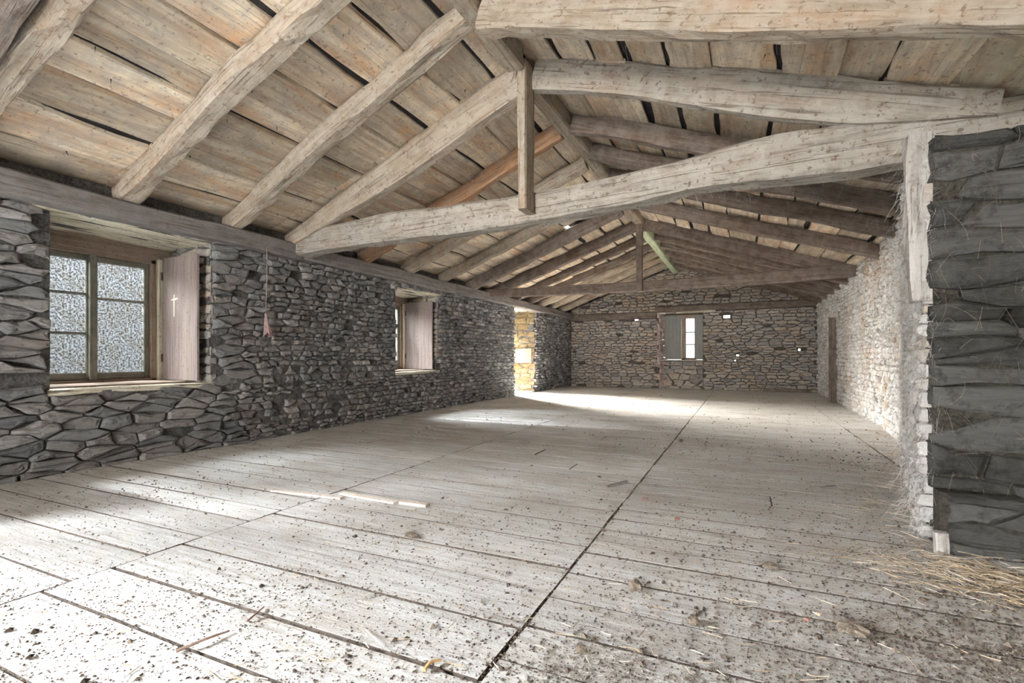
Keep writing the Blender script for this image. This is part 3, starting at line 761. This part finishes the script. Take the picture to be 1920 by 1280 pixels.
# far window
w3 = empty('window_3', (-1.7, YB+.4, .9)); tag(w3, 'narrow far window between closed grey shutters', kind='structure')
yw = YB+.42; x0, x1 = NB[0], NB[1]; zt = NB[3]; zs = .885
rbox('window_frame', (x0, yw, zt-.12), (x1, yw+.06, zt), M_frame, w3, axis=0)
xa = at_y(1278, 0, yw).x; xb = at_y(1303, 0, yw).x; xpa = at_y(1286, 0, yw).x
for (p0, p1) in ((xa, xpa-.03), (xpa-.03, xpa), (xb-.01, xb+.04)): rbox('window_frame', (p0, yw-.02, zs), (p1, yw+.05, zt-.1), M_frame, w3, axis=2)
rbox('window_frame', (xa, yw-.02, zs), (xb+.04, yw+.05, zs+.07), M_frame, w3, axis=0)
sa = empty('sash', (xpa, yw, zs), w3); zz = [zs+.07, zs+.07+.42, zs+.07+.80, zt-.12]
for q in zz[1:3]: rbox('glazing_bar', (xpa, yw, q-.012), (xb, yw+.03, q+.012), M_sash, sa, axis=0)
for q0, q1 in zip(zz, zz[1:]): box('pane', (xpa, yw+.01, q0), (xb, yw+.014, q1), M_clear, sa)
s = rbox('shutter', (x0+.14, yw-.05, zs+.02), (xa, yw-.02, zt-.03), M_shutgrey, w3, axis=2)
s = rbox('shutter', (xb+.02, yw-.05, zs+.02), (x1-.02, yw-.02, zt-.03), M_shutgrey, w3, axis=2)
rbox('sill', (x0, YB+.04, zs-.02), (x1, yw+.08, zs+.01), M_post, w3, axis=0)
timber('lintel', [(x0-.05, YB+.02, zt+.03), (x1+.35, YB+.02, zt+.05)], .12, .06, M_lintel, w3)
box('masonry_back', (x0-.02, yw+.02, zt-.02), (x1+.02, yw+.2, zt+.3), M_moB, w3)

# ------------------------------------------------------------------ outside, seen through the far window
k = N('meadow'); pos = k.n('ShaderNodeNewGeometry').outputs['Position']
M_grass = k.out(k.ramp(k.noise(pos, .3, 6), [(.3, (.20, .24, .14)), (.7, (.36, .38, .26))]))
g = mesh_obj('ground', [(-120, -60, -3.2), (120, -60, -3.2), (120, 160, -3.2), (-120, 160, -3.2), (-120, -60, -3.4), (120, -60, -3.4), (120, 160, -3.4), (-120, 160, -3.4)], [(0, 1, 2, 3), (7, 6, 5, 4)], M_grass)
tag(g, kind='structure')
sh = empty('barn', (-.5, 44, -3.2)); tag(sh, 'distant slate-roofed barn seen through the far window', 'building')
box('wall', (-5, 41, -3.2), (4, 47, .2), M_moR, sh)
rv = [(-5.4, 40.7, .1), (4.4, 40.7, .1), (4.4, 44, 2.0), (-5.4, 44, 2.0), (-5.4, 47.3, .1), (4.4, 47.3, .1)]
mesh_obj('roof', rv, [(0, 1, 2, 3), (3, 2, 5, 4), (0, 3, 4), (1, 5, 2)], plain('barn slate', (.42, .45, .48), sc=3, var=.2), sh)

# ------------------------------------------------------------------ posts
thing_timber('corner_post', [(.90, 3.40, 1.30), (.905, 3.42, 1.8), (.895, 3.40, 2.22)], [.10, .12, .11, .10], [.09, .11, .12], M_post, up=Vector((1, 0, 0)), rough=.02, label='whitened rough timber post set in the near corner of the stone wall', cat='post')
pp = at_x(1566, 752, 1.82)
thing_timber('door_post', [(1.80, 12.55, 0), (1.80, 12.55, 1.80)], .10, .08, M_dark, up=Vector((1, 0, 0)), label='dark upright post against the pale wall near the far end', cat='post')
box('groove_shade_strip', (1.74, 12.66, 0), (1.93, 12.72, 1.85), M_dark, wr)  # dark box on the wall, giving the shade of a groove as colour
j = at_floor(1745, 1012)
thing_timber('timber_block', [(.915, 3.17, .0), (.912, 3.175, .11)], .06, .05, M_post, up=Vector((1, 0, 0)), label='small whitish block at the foot of the dark slate masonry', cat='block', rough=.006)
# skirting pole at the foot of the far wall
a = at_floor(1440, 741); b = at_floor(1525, 741)
thing_timber('pole', [(.55, YB-.12, .05), (1.75, YB-.14, .05)], .09, .09, M_dark, label='dark pole lying at the foot of the gable wall', cat='pole', sq=.5)

# ------------------------------------------------------------------ loose things on the floor
def strip(name, a, b, wd, th, mat, lab, cat, group=None):
    pa, pb_ = at_floor(*a), at_floor(*b); pa.z = pb_.z = th/2+.004
    return tag(timber(name, [pa, pb_], wd, th, mat, rough=.002, seg=10, sq=.9), lab, cat, group)
strip('lath', (512, 921), (642, 936), .05, .012, M_lath, 'long bleached lath on the floor, left one of the three', 'lath', 'laths on the floor')
strip('lath', (640, 927), (742, 944), .05, .012, M_lath, 'bleached lath on the floor, between the two others', 'lath', 'laths on the floor')
strip('lath', (752, 944), (802, 951), .055, .02, M_lath, 'short thick pinkish lath end on the floor', 'lath', 'laths on the floor')
strip('bark_strip', (1137, 914), (1176, 904), .022, .012, M_plate, 'dark bark strip on the floor below the far truss', 'bark')
strip('bark_strip', (1538, 917), (1568, 914), .022, .014, M_plate, 'short dark bark piece near the pale right wall', 'bark')
def twig(pts, r, mat, lab):
    P_ = [at_floor(*p) for p in pts]
    for i, p in enumerate(P_): p.z = r+.004+.006*(i % 2)
    tag(timber('twig', P_, r*2, r*2, mat, rough=.001, seg=12, sq=.6, taper=.6), lab, 'twig', 'twigs on the floor')
twig([(462, 1168), (478, 1158), (495, 1141)], .004, M_twig, 'short forked brown twig near the lower left boards')
twig([(330, 1226), (380, 1208), (430, 1187)], .005, M_twig, 'long straight twig lying along a board joint')
twig([(795, 1262), (808, 1250), (826, 1243)], .006, plain('peeled twig', (.55, .36, .18), sc=30), 'peeled orange twig at the lower edge of the picture')
twig([(686, 1183), (700, 1200), (718, 1215)], .002, M_lath, 'thin white stalk on the floor boards')
twig([(1668, 889), (1700, 890), (1722, 866)], .004, M_lath, 'pale stalk leaning at the foot of the corner post')
def lump(name, px, py, r, flat, mat, lab, cat, seed, group=None):
    c = at_floor(px, py); rg = random.Random(seed); r *= .72; V = []; Fc = []
    nu, nv = 12, 7
    for i in range(nv+1):
        ph = math.pi*i/nv
        for j in range(nu):
            th = 2*math.pi*j/nu; d = Vector((math.sin(ph)*math.cos(th), math.sin(ph)*math.sin(th), math.cos(ph)))
            rr_ = r*(1+.45*nz(d*1.7+Vector((seed, 0, 0)))+.3*nz(d*4+Vector((seed, 0, 0))))
            V.append((c.x+d.x*rr_, c.y+d.y*rr_*.8, max(.001, r*flat*.7+d.z*rr_*flat)))
    for i in range(nv):
        for j in range(nu): Fc.append((i*nu+j, (i+1)*nu+j, (i+1)*nu+(j+1) % nu, i*nu+(j+1) % nu))
    return tag(mesh_obj(name, V, Fc, mat), lab, cat, group)
M_clod = plain('dusty clod', (.26, .22, .18), sc=60, var=.5, bump=.01)
M_red = plain('brick crumb', (.36, .19, .15), sc=50, var=.3)
M_tan = plain('wood chip', (.62, .45, .32), sc=50, var=.3)
lump('clod', 1190, 1106, .045, .8, M_clod, 'largest grey clod on the foreground boards', 'clod', 1)
lump('clod', 772, 1006, .055, .35, M_clod, 'flat crusty clod below the laths', 'clod', 2)
lump('clod', 1299, 1169, .035, .6, M_clod, 'small brown clod right of the largest one', 'clod', 3)
lump('clod', 1445, 1066, .05, .45, M_clod, 'pale dusty clod halfway to the slate masonry', 'clod', 4)
lump('clod', 1600, 1186, .07, .4, M_clod, 'clump of dirt with straw at the lower right', 'clod', 5)
lump('clod', 1090, 1222, .03, .6, M_clod, 'brown crumbly clod near the lower edge', 'clod', 6)
lump('brick_crumb', 1270, 974, .022, .5, M_red, 'red curled crumb beside the floor joint', 'crumb', 7)
lump('brick_crumb', 1208, 938, .02, .6, M_red, 'small dark red crumb furthest out on the boards', 'crumb', 8)
lump('wood_chip', 1535, 1153, .014, .7, M_tan, 'orange wood chip at the lower right', 'chip', 9)
lump('wood_chip', 1513, 1163, .014, .7, M_red, 'pinkish chip beside the orange wood chip', 'chip', 10)
lump('clod', 1404, 864, .04, .6, M_clod, 'dark clod out in the middle of the floor', 'clod', 11)
# rag hanging from a string
pr0 = at_x(500, 455, XL+.17); pr1 = at_x(498, 588, XL+.10); pr2 = at_x(502, 628, XL+.10)
rg_ = empty('hanging_rag', pr0); tag(rg_, 'small pink and white rag hanging on a string from the wall plate', 'rag')
M_rag = plain('faded pink cloth', (.50, .36, .36), sc=30, var=.35)
timber('string', [pr0, (pr0+pr1)/2+Vector((0, .01, 0)), pr1], .005, .005, M_rag, rg_, up=Vector((1, 0, 0)), rough=.001)
Vr = []; Fr = []; n = 14; m = 7
for i in range(m+1):
    t = i/m; c = pr1.lerp(pr2, t); ra = .01+.045*t**1.2
    for j in range(n):
        a = 2*math.pi*j/n; q = ra*(1+.3*math.sin(a*5+t*2)); Vr.append((c.x+math.cos(a)*q*.5, c.y+math.sin(a)*q, c.z-(.03*math.sin(a*3) if i == m else 0)))
for i in range(m):
    for j in range(n): Fr.append((i*n+j, (i+1)*n+j, (i+1)*n+(j+1) % n, i*n+(j+1) % n))
mesh_obj('cloth', Vr, Fr, M_rag, rg_)

# ------------------------------------------------------------------ dust, crumbs, straw, cobwebs (uncountable)
rd = random.Random(1234)
V = []; Fc = []; C = []
def crumb(x, y, r, z=0.0):
    b = len(V); a = rd.random()*6.28; e = rd.uniform(.5, 1.6)
    P_ = [(math.cos(a)*r*e, math.sin(a)*r*e, .3*r), (-math.sin(a)*r, math.cos(a)*r, .3*r), (-math.cos(a)*r*e*.8, -math.sin(a)*r*e*.8, .3*r), (math.sin(a)*r*.7, -math.cos(a)*r*.7, .3*r), (rd.uniform(-.3, .3)*r, 0, r*rd.uniform(.7, 1.2)), (0, 0, -.1*r)]
    for p_ in P_: V.append((x+p_[0], y+p_[1], max(z-.002, z+p_[2])))
    for f in ((0, 1, 4), (1, 2, 4), (2, 3, 4), (3, 0, 4), (1, 0, 5), (2, 1, 5), (3, 2, 5), (0, 3, 5)): Fc.append(tuple(i+b for i in f))
    C.extend([(rd.random(), 0, 0, 1)]*6)
cnt = 0
while cnt < 28000:
    px = rd.uniform(-30, 1950); py = 735+560*rd.random()**.8
    q = at_floor(px, py)
    if q.x < XL+.03 or q.y > 15.6 or q.y < .3: continue
    if q.y > 3.1 and q.x > PR(max(3.4, min(15.7, q.y)), 0, 0).x-.05: continue
    dens = .35+.9*max(0, nz((q.x*.9, q.y*1.3, 0))+.15)+(.6 if q.x > -.6 else 0)*max(0, nz((q.x*1.3, q.y*2, 7))+.35)+(.9 if q.x > .1 and q.y < 4.2 else 0)*max(0, nz((q.x*2, q.y*3, 4))+.3)
    if rd.random() > dens: continue
    r = rd.choice((.002, .003, .003, .004, .005, .007))*rd.uniform(.7, 1.4)*(.75 if q.y < 2 else (1 if q.y < 5 else 1.6))
    if rd.random() < .012: r *= 2.4
    crumb(q.x, q.y, r, .001); cnt += 1
# crumbs gathered along board joints
for _ in range(2600):
    x = rd.choice((-2.70, -.73))+rd.gauss(0, .012); y = rd.uniform(.8, 6)
    crumb(x, y, rd.uniform(.002, .007), -.004)
for (x0, x1, y1, skew) in JO:
    amt = rd.uniform(5, 45)*(x1-x0)
    for _ in range(int(amt)):
        x = rd.uniform(x0, min(x1, 1.0)); crumb(x, y1+skew*(x+2.7)+rd.gauss(0, .007), rd.uniform(.002, .006), -.005)
M_crumb = attrmat('crumbs and droppings', [(0, (.06, .045, .04)), (.6, (.14, .11, .09)), (.9, (.26, .22, .18)), (1, (.34, .30, .26))])
tag(mesh_obj('floor_debris', V, Fc, M_crumb, None, Matrix.Identity(4), C), 'crumbs and droppings scattered over the floor', 'debris', kind='stuff')

def strands(name, specs, mat, lab, cat, r=.0012):
    V = []; Fc = []; C = []
    for (p, d, L, droop, cur) in specs:
        p = Vector(p); d = Vector(d).normalized(); side = Vector((rd.uniform(-1, 1), rd.uniform(-1, 1), rd.uniform(-1, 1)))
        c = (rd.random(), 0, 0, 1); n = 5; base = len(V)
        for i in range(n+1):
            t = i/n; q = p+d*(L*t)+side*(cur*L*math.sin(t*3))+Vector((0, 0, -droop*L*t*t))
            if lab.startswith('straw') and q.z < .004: q.z = .004
            for k_ in range(3):
                a = 2.09*k_; V.append((q.x+r*math.cos(a), q.y+r*math.sin(a)*.7, q.z+r*math.sin(a)))
        for i in range(n):
            for k_ in range(3):
                a = base+i*3+k_; b = base+i*3+(k_+1) % 3; Fc.append((a, b, b+3, a+3))
        C.extend([c]*(3*(n+1)))
    return tag(mesh_obj(name, V, Fc, mat, None, Matrix.Identity(4), C), lab, cat, kind='stuff')
M_straw = attrmat('straw', [(0, (.30, .22, .13)), (.5, (.52, .42, .28)), (1, (.72, .66, .55))])
sp = []
for _ in range(900):      # straw heap at the foot of the slate masonry and along the pale wall
    if rd.random() < .6: x = rd.gauss(1.0, .22); y = rd.gauss(2.85, .13)
    else:
        y = rd.uniform(3.2, 8); x = PR(max(y, 3.4), 0, 0).x-abs(rd.gauss(.1, .15))
    a = rd.random()*6.28; sp.append(((x, y, .006+rd.random()*.02), (math.cos(a), math.sin(a), rd.uniform(-.05, .25)), rd.uniform(.03, .14), .1, rd.uniform(-.1, .1)))
for _ in range(420):
    q = at_floor(rd.uniform(0, 1920), rd.uniform(760, 1279))
    if q.x < -5.2 or (q.y > 3 and q.x > 1): continue
    a = rd.random()*6.28; sp.append(((q.x, q.y, .006), (math.cos(a), math.sin(a), .03), rd.uniform(.02, .08), .0, rd.uniform(-.1, .1)))
strands('straw', sp, M_straw, 'straw and stalks strewn on the floor and at the wall foot', 'straw')
M_root = attrmat('dry roots', [(0, (.12, .10, .08)), (.6, (.26, .23, .18)), (1, (.50, .46, .38))])
sp = []
for _ in range(330):      # roots and webs on the slate face
    x = .92+abs(rd.gauss(0, .5)); z = rd.uniform(.25, 2.35)
    if x > 1.9: continue
    sp.append(((x, YJ-.04-rd.random()*.05, z), (rd.gauss(0, .7), rd.gauss(0, .2), rd.gauss(-.4, .7)), rd.uniform(.02, .13), rd.uniform(0, .6), rd.uniform(-.3, .3)))
strands('roots', sp, M_root, 'thin dry roots hanging over the dark slate masonry', 'roots', r=.0007)
M_web = attrmat('cobweb', [(0, (.50, .48, .45)), (1, (.72, .72, .71))])
sp = []
for _ in range(1500):     # fuzzy webs down the near corner
    z = rd.uniform(.1, 2.3); sp.append(((.90+rd.gauss(0, .035), 3.33+rd.uniform(-.03, .5)*rd.random(), z), (rd.gauss(-.35, .5), rd.gauss(-.2, .5), rd.gauss(-.5, .6)), rd.uniform(.03, .13), .3, rd.uniform(-.2, .2)))
for _ in range(500):      # threads under the timbers
    y = rd.choice([1.42, 2.5, 3.5, 4.3, 4.35, 5.6, 6.7, 7.8, 8.9, 3.4, 5.45, 6.3, 7.2])+rd.gauss(0, .06); x = rd.uniform(-4.8, 1.6)
    z = zroof(x)-.19; sp.append(((x, y, z), (rd.gauss(0, .25), rd.gauss(0, .25), -1), rd.uniform(.03, .14), .2, rd.uniform(-.2, .2)))
for _ in range(160):
    x = rd.uniform(-4.6, 1.0); y = 4.28-(x-RX)*.045+rd.uniform(0, .2); sp.append(((x, y, 2.25+.1*math.sin((x+4.6)*.55)), (rd.gauss(0, .4), rd.gauss(0, .4), -1), rd.uniform(.02, .08), .2, .1))
strands('cobwebs', sp, M_web, 'dusty cobweb threads on the corner and under the roof timbers', 'cobwebs', r=.0005)
